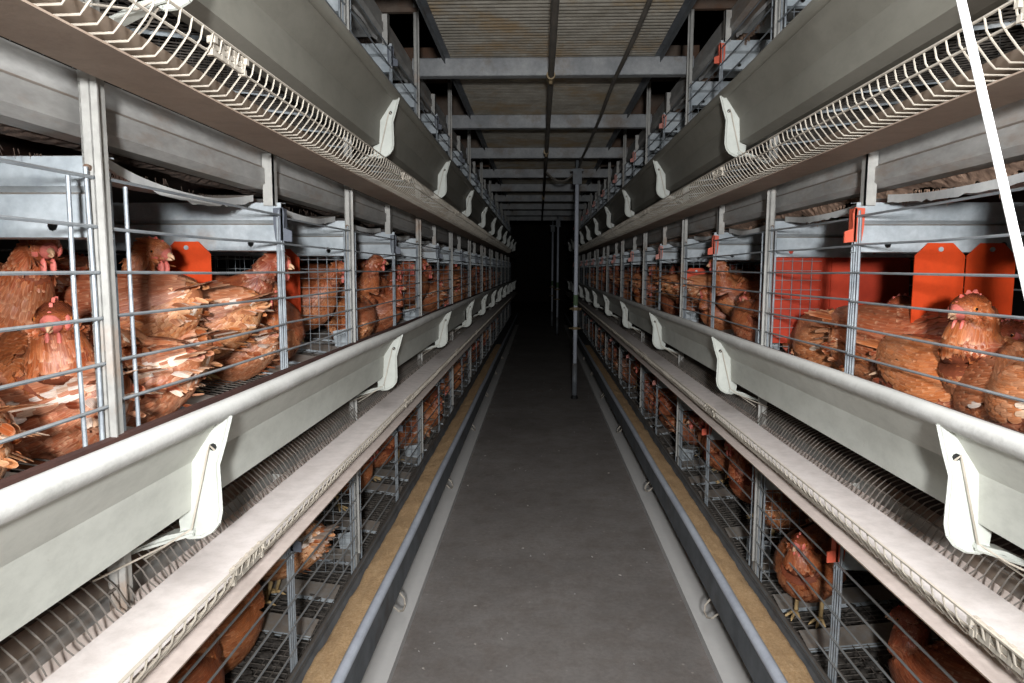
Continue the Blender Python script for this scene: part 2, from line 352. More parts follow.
for s in (-1, 1):
    for tn in ('middle', 'top'):
        z = TIER[tn]; r = empty('feed_trough', (C0, YS, z))
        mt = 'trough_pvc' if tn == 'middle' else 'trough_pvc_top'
        line = [(.515, -.020), (.562, -.091), (.566, -.163), (.600, -.172), (.630, -.165), (.647, -.06), (.650, -.052)]
        m = MB().strip([(s * u, zz) for u, zz in line], 0, YE - YS, .003 * s)
        m.build('channel', mt, r)
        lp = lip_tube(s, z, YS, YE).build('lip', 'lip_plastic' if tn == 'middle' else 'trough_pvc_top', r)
        lp.data.transform(Matrix.Translation((-C0, -YS, -z)))
        b0 = bracket(s, r)
        for k in range(NB):
            b = b0 if k == 0 else copy_tree(b0, r); b.location = (0, .96 + M * k - YS, 0)
        tag(r, '%s feed trough of the %s rack, %s plastic with white brackets' % (tn, SD[s], 'pale grey' if tn == 'middle' else 'olive grey'), 'feed trough', 'long feed troughs')
        re_ = MB(); re_.box(s * .641, s * .654, 0, YE - YS, -.09, -.044); re_.build('rear_edge', 'rust_dark', r)
    z = TIER['bottom']; r = empty('feed_trough', (C0, YS, z))
    line = [(.503, -.018), (.503, -.110), (.52, -.125), (.61, -.125), (.642, -.062)]
    MB().strip([(s * u, zz) for u, zz in line], 0, YE - YS, .003 * s).build('channel', 'galvanised_dark', r)
    lp = lip_tube(s, z, YS, YE, .0145).build('lip', 'pole_steel', r); lp.data.transform(Matrix.Translation((-C0, -YS, -z)))
    bk = MB(); bk.box(s * .640, s * .646, 0, YE - YS, -.085, -.048); bk.tube([(s * .648, 0, -.044), (s * .648, YE - YS, -.044)], .007, 8)
    bk.build('rear_edge', 'galvanised_dark', r)
    tag(r, 'bottom steel feed trough of the %s rack, filled with feed' % SD[s], 'feed trough', 'long feed troughs')
    # feed
    def ff(a, b, s=s, z=z):
        y = YS + (9 - YS) * a; u = .522 + .108 * b
        edge = .006 * noise.noise(Vector((y * 9, 3.1 * s, 0)))
        hz = -.056 + .008 * math.sin(b * PI) + .006 * noise.noise(Vector((y * 7, u * 30, s))) + .005 * noise.noise(Vector((y * 45, u * 60, s))) - (.018 if b > .98 else 0)
        return (X(s, u + edge * (b > .8)), y, z + hz)
    f = smooth(MB().sheet(ff, 520, 12)).build('chicken_feed', 'feed_mash')
    tag(f, 'tan ground feed lying in the bottom trough on the %s' % SD[s], 'feed', 'feed in the bottom troughs', 'stuff')
    # base rail on the floor
    k = MB(); k.box(X(s, .497), X(s, .62), YS, YE, 0, .020); k.box(X(s, .487), X(s, .494), YS, YE, 0, .030); k.box(X(s, .4945), X(s, .4965), YS, YE, 0, .024)
    tag(k.build('base_rail', 'kerb_rail'), 'low pale dusty base rail on the floor under the %s rack' % SD[s], 'rail', 'floor rails')
    hk = MB(); hk.tube([(s * .520, -.05, -.13), (s * .498, -.04, -.155), (s * .490, -.015, -.165), (s * .490, .02, -.165), (s * .498, .045, -.155), (s * .520, .05, -.13)], .0032, 6)
    h0 = hk.build('wire_hook', 'guard_wire')
    ys = [2.12 + 1.25 * i for i in range(6)]
    for i, y in enumerate(ys):
        o = h0 if i == 0 else h0.copy()
        if i: COL.objects.link(o)
        o.location = (C0, y, z); tag(o, 'wire hook hanging under the bottom %s trough, %s to the camera' % (SD[s], ORD[i]), 'hook', 'wire hooks under the bottom troughs')

# ---------------------------------------------------------------- egg belts, deflector plates, wire guards
for s in (-1, 1):
    for tn in ('middle', 'top'):
        z = TIER[tn]; x = lambda u: X(s, u)
        m = MB(); m.strip([(x(.515), z - .324), (x(.606), z - .324), (x(.664), z - .298)], YS, YE, .0025 * s)
        tag(m.build('deflector_plate', 'plate_dusty'), 'dusty sheet metal plate under the egg belt below the %s %s trough' % (tn, SD[s]), 'plate', 'plates under the egg belts')
        def bf(a, b, s=s, z=z):
            y = YS + (YE - YS) * a ** 1.5; u = .528 + .101 * b
            return (X(s, u), y, z - .291 + .004 * (2 * b - 1) ** 2 + .0015 * noise.noise(Vector((y * 3, b * 2, s))))
        bm_ = smooth(MB().sheet(bf, 90, 8)); tag(bm_.build('egg_belt', 'belt_dusty'), 'wide dusty pinkish white egg belt below the %s %s trough' % (tn, SD[s]), 'conveyor belt', 'egg belts')
        g = MB(); y = YS; i = 0
        while y < 11:
            j = .0012 * math.sin(i * 12.9)
            pts = [(x(.585), y, z - .301), (x(.529), y, z - .300), (x(.522 + j), y, z - .292), (x(.508 + j), y, z - .275), (x(.499 + j), y, z - .262), (x(.495 + j), y, z - .245)]
            g.tube(pts, .0014, 4 if y > 3 else 5, False); y += .0275 if y < 6 else .055; i += 1
        for u, dz, rr in ((.495, -.245, .0022), (.5035, -.268, .0020), (.575, -.303, .002)):
            g.tube([(x(u), YS, z + dz), (x(u), YE, z + dz)], rr, 5)
        r = empty('egg_guard', (C0, YS, z - .3)); gm = g.build('wire_basket', 'guard_wire', r, fix=False); gm.location = (-C0, -YS, .3 - z)
        for jy in ((.995, 2.3, 3.7, 4.9) if s < 0 else (.80, 2.2, 3.6, 5.0)):
            cm = MB()
            for zz in (-.249, -.258, -.267): cm.box(x(.4995), x(.5035), jy - .045, jy + .045, z + zz - .0035, z + zz + .003)
            for yy in (-.045, -.02, 0, .02, .045): cm.box(x(.499), x(.504), jy + yy - .004, jy + yy + .004, z - .27, z - .245)
            for yy in (-.05, .05): cm.box(x(.494), x(.506), jy + yy - .004, jy + yy + .004, z - .256, z - .247); cm.box(x(.498), x(.508), jy + yy - .004, jy + yy + .004, z - .272, z - .263)
            o = cm.build('joint_clip', 'guard_wire', r); o.location = gm.location
        tag(r, 'curved cream wire guard along the egg belt below the %s %s trough' % (tn, SD[s]), 'wire guard', 'egg belt guards')
        # roll-out wires from the cage floor down to the belt
        g = MB(); y = YS; i = 0
        while y < 7:
            pts = [(x(.70), y, z - .232), (x(.672), y, z - .243), (x(.652), y, z - .262), (x(.640), y, z - .282), (x(.632 + .004 * math.sin(i * 7.7)), y, z - .291)]
            g.tube(pts, .0015, 4, False); y += .0205 if y < 4 else .041; i += 1
        for u, dz in ((.70, -.235), (.655, -.262)): g.tube([(x(u), YS, z + dz), (x(u), YE, z + dz)], .002, 5)
        tag(g.build('roll_out_grid', 'dirty_wire', fix=False), 'curved roll-out wires between %s cage floors and egg belt on the %s' % (tn, SD[s]), 'wire grid', 'roll-out grids')

# ---------------------------------------------------------------- cages
def door(s, y0, y1, parent, d0=.035, d1=.011, seed=0):
    rnd = random.Random(seed); m = MB(); x = s * .656
    a0, a1 = (.006, .006) if d0 < .02 or d1 < .02 else (.012, .012)
    zs = (.311, .248, .184, .123, .061, .0, -.05)
    for i, z in enumerate(zs):
        a, b = z + rnd.uniform(-.003, .003), z + rnd.uniform(-.003, .003); mid = (a + b) / 2 - rnd.uniform(0, .003)
        m.tube([(x, y0 - .009, a), (x, (y0 + y1) / 2, mid), (x, y1 + .009, b)], .0027, 6)
    for y in (y0, y0 + d0, y1 - d1, y1):
        top = .325 if y in (y0, y1) else .309
        m.tube([(x + s * .004, y + rnd.uniform(-.002, .002), top), (x + s * .0045, y + rnd.uniform(-.003, .003), .15), (x + s * .004, y, -.052), (x + s * .002, y + .004, -.064), (x - s * .002, y + (.016 if y < (y0 + y1) / 2 else -.016), -.066)], .003, 6)
    return m.build('door', 'wire', parent, fix=False)
def frame(s, y, parent, w=.60):
    m = MB(); x0, x1 = .655, .655 + w; P = lambda u: s * u
    m.strip([(y + .03, .345), (y, .343), (y, .303), (y + .014, .296)], P(x0), P(x1), .002, 'yz')
    # lower facet with real holes
    zt, zb = .292, .233; u = x0; cells = []
    holes = [.075, .20, .33, .46]
    def quad(a, b): m.add([(P(a), y + .002, zb), (P(b), y + .002, zb), (P(b), y + .002, zt), (P(a), y + .002, zt)], [(0, 1, 2, 3)])
    prev = x0
    for i, h in enumerate(holes):
        a, b = x0 + h - .02, x0 + h + .02; quad(prev, a); cx = (a + b) / 2; cz = .249; rr = .0075 if i % 2 == 0 else .005
        oc = [(a, zb), (cx, zb), (b, zb), (b, cz), (b, zt), (cx, zt), (a, zt), (a, cz)]
        ic = [(cx + rr * math.cos(q), cz + rr * math.sin(q)) for q in [math.radians(v) for v in (225, 270, 315, 0, 45, 90, 135, 180)]]
        vs = [(P(p), y + .002, q) for p, q in oc] + [(P(p), y + .002, q) for p, q in ic]
        m.add(vs, [(k, (k + 1) % 8, 8 + (k + 1) % 8, 8 + k) for k in range(8)]); prev = b
    quad(prev, x1)
    m.strip([(y + .014, .296), (y + .002, .292)], P(x0), P(x1), .002, 'yz'); m.strip([(y + .002, .233), (y + .02, .231)], P(x0), P(x1), .002, 'yz')
    return m.build('cross_frame', 'galvanised', parent, fix=False)
def grid(s, y, u0, u1, z0, z1, parent, st=.03):
    m = MB(); u = u0
    while u <= u1: m.tube([(s * u, y, z0), (s * u, y, z1)], .0011, 4, False); u += st
    z = z0
    while z <= z1: m.tube([(s * u0, y + .002, z), (s * u1, y + .002, z)], .0011, 4, False); z += st
    return m.build('partition_grid', 'wire', parent, fix=False)
def floor_grid(s, parent, fine, y0=.0, y1=M):
    m = MB(); zf = lambda u: -.112 + (u - .69) * .12
    y = y0
    while y < y1 - .001: m.tube([(s * .69, y, zf(.69)), (s * 1.25, y, zf(1.25))], .0016, 4, False); y += .025 if fine else .05
    u = .70
    while u < 1.25: m.tube([(s * u, y0, zf(u) + .003), (s * u, y1, zf(u) + .003)], .0018, 4, False); u += .04
    return m.build('floor_grid', 'dirty_wire', parent, fix=False)
def crust(s, parent, y0, y1, seed):
    """dried droppings and litter on the cage floor: a lumpy perforated layer"""
    rnd = random.Random(seed); m = MB()
    for i in range(260):
        u = rnd.uniform(.70, 1.22); y = rnd.uniform(y0 + .02, y1 - .02); z = -.109 + (u - .69) * .12
        r = rnd.uniform(.006, .016); m.ball((s * u, y, z), r * rnd.uniform(.8, 1.6), r * rnd.uniform(.8, 1.6), r * .4, 5, 3)
    def lf(a, b):
        u = .70 + .55 * b; y = y0 + (y1 - y0) * a
        return (s * u, y, -.125 + (u - .69) * .12 + .010 * noise.noise(Vector((y * 30, u * 30, seed))) + .006 * noise.noise(Vector((y * 90, u * 90, seed))))
    m.sheet(lf, 110, 50)
    o = m.build('litter', 'litter_crust', parent, fix=False); tag(o, kind='stuff'); return o
def curtain(s, y, u0, u1, parent, zt=.253, zb=-.03, mat='curtain_orange', th=.003):
    m = MB(); c = .028
    poly = [(s * u0, zb), (s * u1, zb), (s * u1, zt - c), (s * (u1 - c), zt), (s * (u0 + c), zt), (s * u0, zt - c)]
    m.prism(poly, y - th, y); o = m.build('curtain_flap', mat, parent)
    b = MB(); b.tube([(s * (u0 + u1) / 2, y - th - .003, zt - .014), (s * (u0 + u1) / 2, y - th, zt - .014)], .0055, 10); b.build('bolt', 'galvanised', o)
    return o
def clip(s, y, parent, mat):
    m = MB(); P = lambda u: s * u
    poly = [(P(.672), .33), (P(.650), .332), (P(.646), .318), (P(.648), .285), (P(.630), .278), (P(.630), .253), (P(.668), .257), (P(.672), .29)]
    m.prism(poly, y - .012, y - .007); m.prism([(P(.650), .33), (P(.655), .33), (P(.655), .256), (P(.650), .256)], y - .012, y + .016)
    return m.build('door_clip', mat, parent)
def floor_plate(s, y, parent, u1=1.05, wd=.075, zz=.006, mat='galvanised'):
    m = MB(); a, b = .70, u1; z = lambda u: -.112 + (u - .69) * .12 + zz
    m.add([(s * a, y, z(a)), (s * b, y, z(b)), (s * b, y + wd, z(b) + .012), (s * a, y + wd, z(a) + .012), (s * a, y, z(a) - .012), (s * b, y, z(b) - .012)], [(0, 1, 2, 3), (0, 4, 5, 1)])
    return m.build('floor_plate', mat, parent, fix=False)
protos = {}
for s in (-1, 1):
    for tn in ('bottom', 'middle', 'top'):
        for k in range(-1, NB):
            seed = k * 17 + {'bottom': 1, 'middle': 2, 'top': 3}[tn] + 100 * (s + 1)
            near = k < 3
            key = (s, tn) if not near else (s, tn, k)
            if key not in protos:
                r = empty('wire_cage', (C0, 0, TIER[tn])); protos[key] = r
                door(s, .026, .652, r, .036, .011, seed); door(s, .666, 1.226, r, .010, .036, seed + 1)
                frame(s, .0, r); frame(s, .655, r)
                st = MB(); st.box(s * .664, s * .668, .640, .660, .335, .452); st.box(s * .664, s * .690, .640, .643, .335, .452); st.build('hanger', 'galvanised_rusty', r)
                clip(s, .662, r, 'plastic_grey' if s < 0 else ('plastic_red' if k < 2 else 'plastic_pink'))
                if k != 0: grid(s, .012, .68, 1.2 if not (s > 0 and k == 1) else .83, -.08, .23, r)
                floor_grid(s, r, near); floor_plate(s, .14, r); floor_plate(s, .44, r, 1.0); floor_plate(s, .9, r); floor_plate(s, 1.12, r, 1.1)
                if tn == 'bottom': crust(s, r, 0, M, seed)
                if tn == 'middle' and near:
                    if k == 0 and s < 0: curtain(s, .650, .822, .935, r)
                    if k == 1 and s < 0: curtain(s, -.004, .823, .928, r)
                    if k == 0 and s > 0: curtain(s, .650, .786, .896, r); curtain(s, .655, .903, 1.010, r)
                    if k == 1 and s > 0:
                        for q, (a, b) in enumerate([(.667, .775), (.765, .875), (.865, .985), (.97, 1.11)]): curtain(s, .026 + .004 * (q % 2), a, b, r, .252, -.04, 'curtain_shaded')
                    if k == 2 and s > 0: curtain(s, -.004, .66, .78, r, .20, .15)
                    if k == 2: pass
                if near and k >= 1 and tn != 'top':
                    pl = MB()
                    pl.prism([(s * .70, -.10), (s * .78, -.10), (s * .79, -.03), (s * .70, -.015)], .22, .225); pl.build('low_plate', 'galvanised', r)
                rb = MB()
                for zz in (-.04, .05, .14, .23, .32): rb.tube([(s * 1.25, 0, zz), (s * 1.25, M, zz)], .0025, 4)
                for i in range(12): rb.tube([(s * 1.25, i * M / 12, -.05), (s * 1.25, i * M / 12, .33)], .002, 4)
                rb.build('rear_grid', 'wire', r, fix=False)
                o = r
            else: o = copy_tree(protos[key])
            o.location = (C0, Y0 + M * k, TIER[tn])
            lab = ('galvanised wire cage, %s tier of the %s rack, %s in view' % (tn, SD[s], ORD[k])) if k >= 0 else 'wire cage on the %s tier, %s rack, cut off at the frame edge' % (tn, SD[s])
            tag(o, lab, 'cage', 'wire cages of the %s tier on the %s' % (tn, SD[s]))

# manure belts above each tier, with hanging crust and torn sagging edge
for s in (-1, 1):
    for tn in ('bottom', 'middle', 'top'):
        z = TIER[tn]
        r = empty('manure_belt', (C0, YS, z + .37)); L = YE - YS
        def mf(a, b, s=s, z=z):
            y = L * a; return (s * (.745 + .55 * b), y, .012 + .012 * noise.noise(Vector((y * 4, b * 3, z + s))))
        MB().sheet(mf, 60, 6).build('belt', 'manure_dark', r)
        if tn != 'bottom':
            def cf(a, b, s=s, z=z):
                y = 8.0 * a; n_ = noise.noise(Vector((y * 6, 1.7 * s, z))); n2 = noise.noise(Vector((y * 55, b * 2, s)))
                hang = max(.004, .020 + .028 * n_ + .012 * n2) * (1 if s > 0 else .35)
                return (s * (.742 + .006 * n2 + .02 * b), y, .006 - hang * b + .004 * n2)
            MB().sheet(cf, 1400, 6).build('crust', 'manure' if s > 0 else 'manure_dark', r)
            fb = MB(); rnd = random.Random(5 + s)
            for i in range(2600 if s > 0 else 500):
                y = 6.5 * rnd.random() ** 1.3; y += .03 * math.sin(y * 40); l = rnd.uniform(.004, .022) * (1.7 if i % 9 == 0 else 1); zz = -.006 - .020 * (.5 + noise.noise(Vector((y * 6, 1.7 * s, z))))
                p = (s * (.745 + .01 * rnd.random()), y, zz)
                fb.tube([p, (p[0] + rnd.uniform(-.004, .004), y + rnd.uniform(-.006, .006), zz - l)], [.0009, .0004], 3, False)
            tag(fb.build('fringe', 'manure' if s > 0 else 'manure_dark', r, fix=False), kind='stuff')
            for k in range(NB * 2):
                if k == 0: continue
                rnd = random.Random(k * 3 + s); y0 = Y0 - .6 + .625 * k - YS; sag = rnd.uniform(.018, .05)
                def sf(a, b, s=s, y0=y0, sag=sag, k=k):
                    y = y0 + .05 + .54 * a; arch = math.sin(PI * a)
                    rag = .006 * noise.noise(Vector((y * 60, k, s))) * (b > .9)
                    b2 = min(1, b / .8); hem = -.016 * max(0, (b - .8) / .2)
                    return (s * (.700 + .20 * (1 - b2) + .006 * math.sin(9 * a)), y, -.014 - sag * .6 * arch * (.2 + .8 * b2) + rag + hem)
                (MB().sheet(sf, 28, 5)).build('torn_edge', 'belt_sheet', r)
        tag(r, 'sagging manure belt with crusted droppings over the %s cages, %s rack' % (tn, SD[s]), 'conveyor belt', 'manure belts')

# ---------------------------------------------------------------- overhead walkway
ZB = H + .948
m = MB(); m.box(-.69, .69, 0, .004, 0, .088); m.box(-.69, .69, 0, .045, 0, .004); m.box(-.69, .69, 0, .045, .084, .088)
b0 = m.build('crossbeam', 'beam_steel')
for k in range(NB):
    o = b0 if k == 0 else b0.copy()
    if k: COL.objects.link(o)
    o.location = (C0, 3.48 + M * (k - 2), ZB)
    tag(o, 'grey steel crossbeam under the overhead walkway, %s to the camera' % ORD[k], 'beam', 'walkway crossbeams')
def wave(a, b): return (-.525 + 1.05 * b, M * a, .0045 * math.sin(a * 2 * PI * 34))
w0 = smooth(MB().sheet(wave, 34 * 6, 1)).build('walkway_sheet', 'walkway_steel')
for k in range(NB):
    o = w0 if k == 0 else w0.copy()
    if k: COL.objects.link(o)
    o.location = (C0, 3.48 + M * (k - 2), ZB + .096)
    tag(o, 'ribbed metal walkway sheet overhead, %s to the camera' % ORD[k], 'walkway', 'walkway sheets')
for s in (-1, 1):
    m = MB(); m.box(X(s, .525), X(s, .529), YS, YE, ZB + .06, ZB + .13); m.box(X(s, .50), X(s, .529), YS, YE, ZB + .088, ZB + .0905)
    tag(m.build('walkway_edge', 'galvanised_dark'), 'dark steel edge angle along the %s side of the overhead walkway' % SD[s], 'edge strip', 'walkway edges')
r = empty('overhead_pipe', (C0 - .006, YS, ZB - .018))
smooth(MB().tube([(0, 0, 0), (0, 3, .0), (.003, 6, -.002), (0, 14.5, 0)], .0145, 10)).build('pipe', 'dark_pipe', r)
for y in (3.95, 6.1, 9.5):
    m = MB(); m.tube([(0, y, 0), (0, y + .07, 0)], .022, 10); m.tube([(0, y + .035, .02), (0, y + .035, -.035)], .010, 8); m.build('coupling', 'brass', r)
tag(r, 'thin dark pipe running under the walkway crossbeams along the aisle centre', 'pipe')
pts = []
for i in range(25):
    y = 1.0 + 5.45 * i / 24; pts.append((.385 - .028 * (y / 6.4) + .004 * math.sin(y * 3), y, ZB - .012 - .008 * math.sin(PI * ((y - 1) % 1.25) / 1.25)))
tag(smooth(MB().tube(pts, .010, 8)).build('power_cable', 'dark_pipe'), 'dark cable strung overhead right of the pipe, ending at the nearest pole', 'cable')
pts = [(.36 - (.31 * a), 6.4 + .2 * a, ZB - .02 - .11 * math.sin(PI * a)) for a in [i / 14 for i in range(15)]]
tag(smooth(MB().tube(pts, .009, 8)).build('hose', 'dark_pipe'), 'dark hose looping from the nearest pole head to the centre pipe', 'hose')

# poles standing in the aisle
def pole():
    r = empty('pole', (0, 0, 0))
    smooth(MB().tube([(0, 0, .30), (0, 0, ZB - .04)], .019, 14)).build('tube', 'pole_steel', r)
    smooth(MB().tube([(0, 0, .012), (0, 0, .34)], .024, 14)).build('lower_sleeve', 'galvanised_dark', r)
    m = MB(); m.tube([(0, 0, 0), (0, 0, .02)], .034, 14); m.tube([(0, 0, .02), (0, 0, .035)], .028, 14); m.build('foot', 'black_rubber', r)
    m = MB(); m.tube([(0, 0, .84), (0, 0, .87)], .034, 12); m.tube([(-.055, 0, .855), (.055, 0, .855)], .008, 6); m.tube([(0, 0, .66), (0, 0, .685)], .03, 12); m.tube([(-.06, 0, .672), (.05, 0, .672)], .007, 6); m.build('collar', 'brass', r)
    m = MB(); m.tube([(0, 0, .885), (0, 0, .985)], .0225, 12); m.build('tape_band', 'green_tape', r)
    m = MB(); m.box(-.04, .04, -.035, .035, ZB - .17, ZB - .03); m.tube([(0, 0, ZB - .03), (0, 0, ZB + .08)], .016, 8); m.box(-.06, .06, -.015, .015, ZB - .05, ZB - .03); m.build('head', 'galvanised_dark', r)
    return r
p0 = pole(); tag(p0, 'slim steel pole standing in the aisle, nearest to the camera', 'pole', 'poles in the aisle'); p0.location = (.345, 6.42, 0)
for k in (1, 2):
    p = copy_tree(p0); p.location = (.345, 6.42 + 6.3 * k, 0) if k == 1 else (.345, 14.4, 0)
    tag(p, 'slim steel pole in the dark aisle, %s from the camera' % ('second' if k == 1 else 'third and farthest'), 'pole', 'poles in the aisle')
p.location = (.28, 14.4, 0)

# white rope close to the camera
def ray(px, py): v = R3 @ Vector((px - 512, -(py - 341.5), -F)); return v / v.y
A = ray(961, 0) * .62; B = ray(1021, 262) * .56; A.z += H; B.z += H
d = (B - A).normalized(); top_ = A - d * ((A.z - 2.2) / d.z * -1) * -1 if False else A + d * ((2.2 - A.z) / d.z); bot = A + d * ((1.06 - A.z) / d.z)
n_ = 24; m = MB()
smooth(m.tube([top_ + (bot - top_) * (i / n_) for i in range(n_ + 1)], .0036, 10))
tag(m.build('rope', 'rope_white'), 'taut white rope slanting past the camera at the right edge', 'rope')

# bits on the floor
rnd = random.Random(3); m = MB()
for i in range(70):
    y = .9 + 7 * rnd.random() ** 1.5; x = C0 + rnd.uniform(-.46, .46); a = rnd.random() * 6.28; l = rnd.uniform(.003, .009) * (2 if i % 12 == 0 else 1); w_ = l * .5
    dx, dy = math.cos(a), math.sin(a)
    m.add([(x - dx * l, y - dy * l, .002), (x + dy * w_, y - dx * w_, .004), (x + dx * l, y + dy * l, .003), (x - dy * w_, y + dx * w_, .004), (x, y, .0075)], [(0, 1, 4), (1, 2, 4), (2, 3, 4), (3, 0, 4), (0, 3, 2, 1)])
tag(m.build('floor_litter', 'belt_sheet'), 'scattered pale feather bits and crumbs on the aisle floor', 'litter', None, 'stuff')

# ---------------------------------------------------------------- hens
BROWN = [(152, 76, 40), (160, 83, 46), (144, 69, 36), (168, 92, 54)]
NECK = [(148, 70, 36), (138, 63, 32), (158, 78, 42)]
PALE = [(192, 132, 94), (204, 150, 114), (180, 114, 74)]
WHITE = [(226, 208, 194), (218, 194, 174), (206, 170, 142)]
def pick(p, rnd, v=.13):
    c = s2l(p[rnd.randrange(len(p))]); k = 1 + rnd.uniform(-v, v); return (c[0] * k, c[1] * k, c[2] * k)
def catmull(P, t):
    n = len(P) - 1; f = t * n; i = min(int(f), n - 1); f -= i
    p0, p1, p2, p3 = P[max(i - 1, 0)], P[i], P[i + 1], P[min(i + 2, n)]
    return tuple(.5 * (2 * b + (c - a) * f + (2 * a - 5 * b + 4 * c - d) * f * f + (3 * b - a - 3 * c + d) * f ** 3) for a, b, c, d in zip(p0, p1, p2, p3))
def make_hen(pose, yaw, seed, pale=.0, sit=False):
    rnd = random.Random(seed)
    # centre line: x, y, z, half width, half height
    body = [(-.185, 0, .225, .012, .014), (-.165, 0, .215, .034, .040), (-.13, 0, .198, .058, .064), (-.07, 0, .178, .082, .084), (0, 0, .168, .092, .092), (.055, 0, .176, .084, .088), (.095, 0, .198, .062, .070)]
    if pose == 'up': neck = [(.118, 0, .242, .040, .046), (.128, 0, .285, .029, .032), (.135, 0, .318, .024, .026)]; hd = (.150, .335)
    elif pose == 'mid': neck = [(.125, 0, .226, .042, .046), (.150, 0, .252, .030, .033), (.165, 0, .274, .025, .027)]; hd = (.182, .288)
    elif pose == 'low': neck = [(.135, 0, .192, .040, .042), (.175, 0, .176, .030, .031), (.200, 0, .165, .024, .025)]; hd = (.220, .160)
    else: neck = [(.112, 0, .222, .044, .048), (.112, 0, .246, .034, .036), (.104, 0, .262, .027, .028)]; hd = (.114, .278)   # drawn in
    pitch = -.9 if pose == 'low' else -.12
    hx, hz = hd; ca, sa = math.cos(pitch), math.sin(pitch)
    head = [(0, 0, .0225, .0245), (.014, .003, .0235, .0245), (.028, .002, .0195, .0205), (.038, -.001, .013, .0145), (.044, -.003, .007, .009), (.047, -.004, .002, .003)]
    cy, sy = math.cos(yaw), math.sin(yaw); hp = []
    for a, b, ww, hh in head:
        lx, lz = a * ca - b * sa, a * sa + b * ca; hp.append((hx + lx * cy, lx * sy, hz + lz, ww, hh))
    neck = [(p[0], p[1] + sy * .006 * i, p[2], p[3], p[4]) for i, p in enumerate(neck)]
    P = body + neck + hp
    drop = -.085 if sit else 0.0
    P = [(p[0], p[1], p[2] + drop, p[3], p[4]) for p in P]
    NR, NA = 54, 18; rings = []; T = []
    S = [catmull(P, i / NR) for i in range(NR + 1)]
    side = Vector((0, 1, 0))
    for i in range(NR + 1):
        a, b = Vector(S[max(i - 1, 0)][:3]), Vector(S[min(i + 1, NR)][:3]); tt = (b - a).normalized()
        side = (side - tt * side.dot(tt)).normalized() if abs(tt.y) < .3 or i < 36 else (Vector((-tt.y, tt.x, 0)).normalized())
        upv = tt.cross(side) * -1
        if upv.z < 0 and abs(tt.z) < .8: upv = -upv
        c = Vector(S[i][:3]); T.append((c, tt, side.copy(), upv, max(S[i][3], .002), max(S[i][4], .002)))
    def surf(fi, ang):
        fi = max(0, min(NR, fi)); i = min(int(fi), NR - 1); f = fi - i
        def one(k):
            c, tt, sd, uu, ww, hh = T[k]; ce = math.cos(ang); se = math.sin(ang)
            if se < 0 and k < 30: hh = hh * 1.06
            return c + sd * ww * ce + uu * hh * se
        return one(i).lerp(one(i + 1), f)
    root = empty('hen', (0, 0, 0))
    m = MB(); m.sm = True; m.col = []
    red = s2l((206, 110, 96)); br = s2l((128, 62, 34)); lt = s2l((170, 104, 66))
    for i in range(NR + 1):
        for j in range(NA):
            p = surf(i, 2 * PI * j / NA); m.v.append(tuple(p)); m.col.append(red if i >= 47 else (br if i > 12 else lt))
    for i in range(NR):
        for j in range(NA): m.f.append((i * NA + j, i * NA + (j + 1) % NA, (i + 1) * NA + (j + 1) % NA, (i + 1) * NA + j))
    m.f.append(tuple(range(NA))); m.f.append(tuple(NR * NA + j for j in range(NA)))
    m.build('body', 'hen_body', root)
    # plumage
    fm = MB(); fm.sm = True; fm.col = []; fm.uv = []
    def feather(base, dirv, nrm, L, W, col, lift=.18, curl=.25, rows=4):
        dirv = dirv.normalized(); sd = dirv.cross(nrm).normalized(); nrm = sd.cross(dirv).normalized(); o = len(fm.v)
        prof = [.55, .95, 1.0, .86, .42] if rows == 4 else [.5, .95, 1, .95, .8, .42]
        n = len(prof)
        for i in range(n):
            q = i / (n - 1); c = base + dirv * (L * q) + nrm * (L * (lift * q - curl * q * q) + .0015)
            wd = W * prof[i] * .5
            for k in (-1, 0, 1):
                p = c + sd * wd * k - nrm * (abs(k) * wd * .35); fm.v.append(tuple(p)); fm.uv.append((.5 + .5 * k * (.4 + .6 * prof[i]), q)); fm.col.append(col)
        for i in range(n - 1):
            for k in (0, 1): fm.f.append((o + i * 3 + k, o + i * 3 + k + 1, o + (i + 1) * 3 + k + 1, o + (i + 1) * 3 + k))
    fi = 3.0; row = 0
    while fi < 47:
        i = int(fi); c, tt, sd, uu, ww, hh = T[i]
        circ = PI * (ww + hh); neckz = i > 28
        W = .0085 if neckz else .0135; 
        if i > 40: W = .006
        n = max(6, int(circ / (W * .52)))
        for j in range(n):
            ang = 2 * PI * (j + .5 * (row % 2)) / n + rnd.uniform(-.06, .06)
            p = surf(fi + rnd.uniform(-.3, .3), ang); q = surf(fi - 1.5, ang); q2 = surf(fi, ang + .1)
            d = q - p; nr = (p - c)
            if d.length < 1e-5: continue
            if i > 40: L = .009
            elif neckz and pose == 'tuck': L = rnd.uniform(.016, .022)
            elif neckz: L = rnd.uniform(.026, .036)
            else: L = rnd.uniform(.020, .027) * (.75 if i < 9 else 1)
            if i > 40: col = pick(NECK, rnd)
            elif neckz: col = pick(NECK + BROWN[:1], rnd)
            else:
                below = math.sin(ang) < -.35; rear = i < 10
                t_ = min(1, max(0, (11 - fi) / 9)) * .8 + (.25 if below else 0) + pale * .6
                a_, b_ = pick(BROWN, rnd), pick(PALE, rnd); t_ = min(1, max(0, t_ + rnd.uniform(-.08, .08)))
                col = tuple(p_ * (1 - t_) + q_ * t_ for p_, q_ in zip(a_, b_))
                if rear and i < 5 and rnd.random() < .1 + pale * .5: col = pick(WHITE, rnd)
            if pose == 'tuck' and i > 28: d = d.normalized() + Vector((0, 0, -.5))
            d = d.normalized() + Vector((rnd.uniform(-.12, .12), rnd.uniform(-.12, .12), rnd.uniform(-.12, .08)))
            feather(p, d, nr.normalized(), L, W * rnd.uniform(.9, 1.25), col, .05 if neckz else (.0 if i < 9 else .07), .05 if neckz else .12)
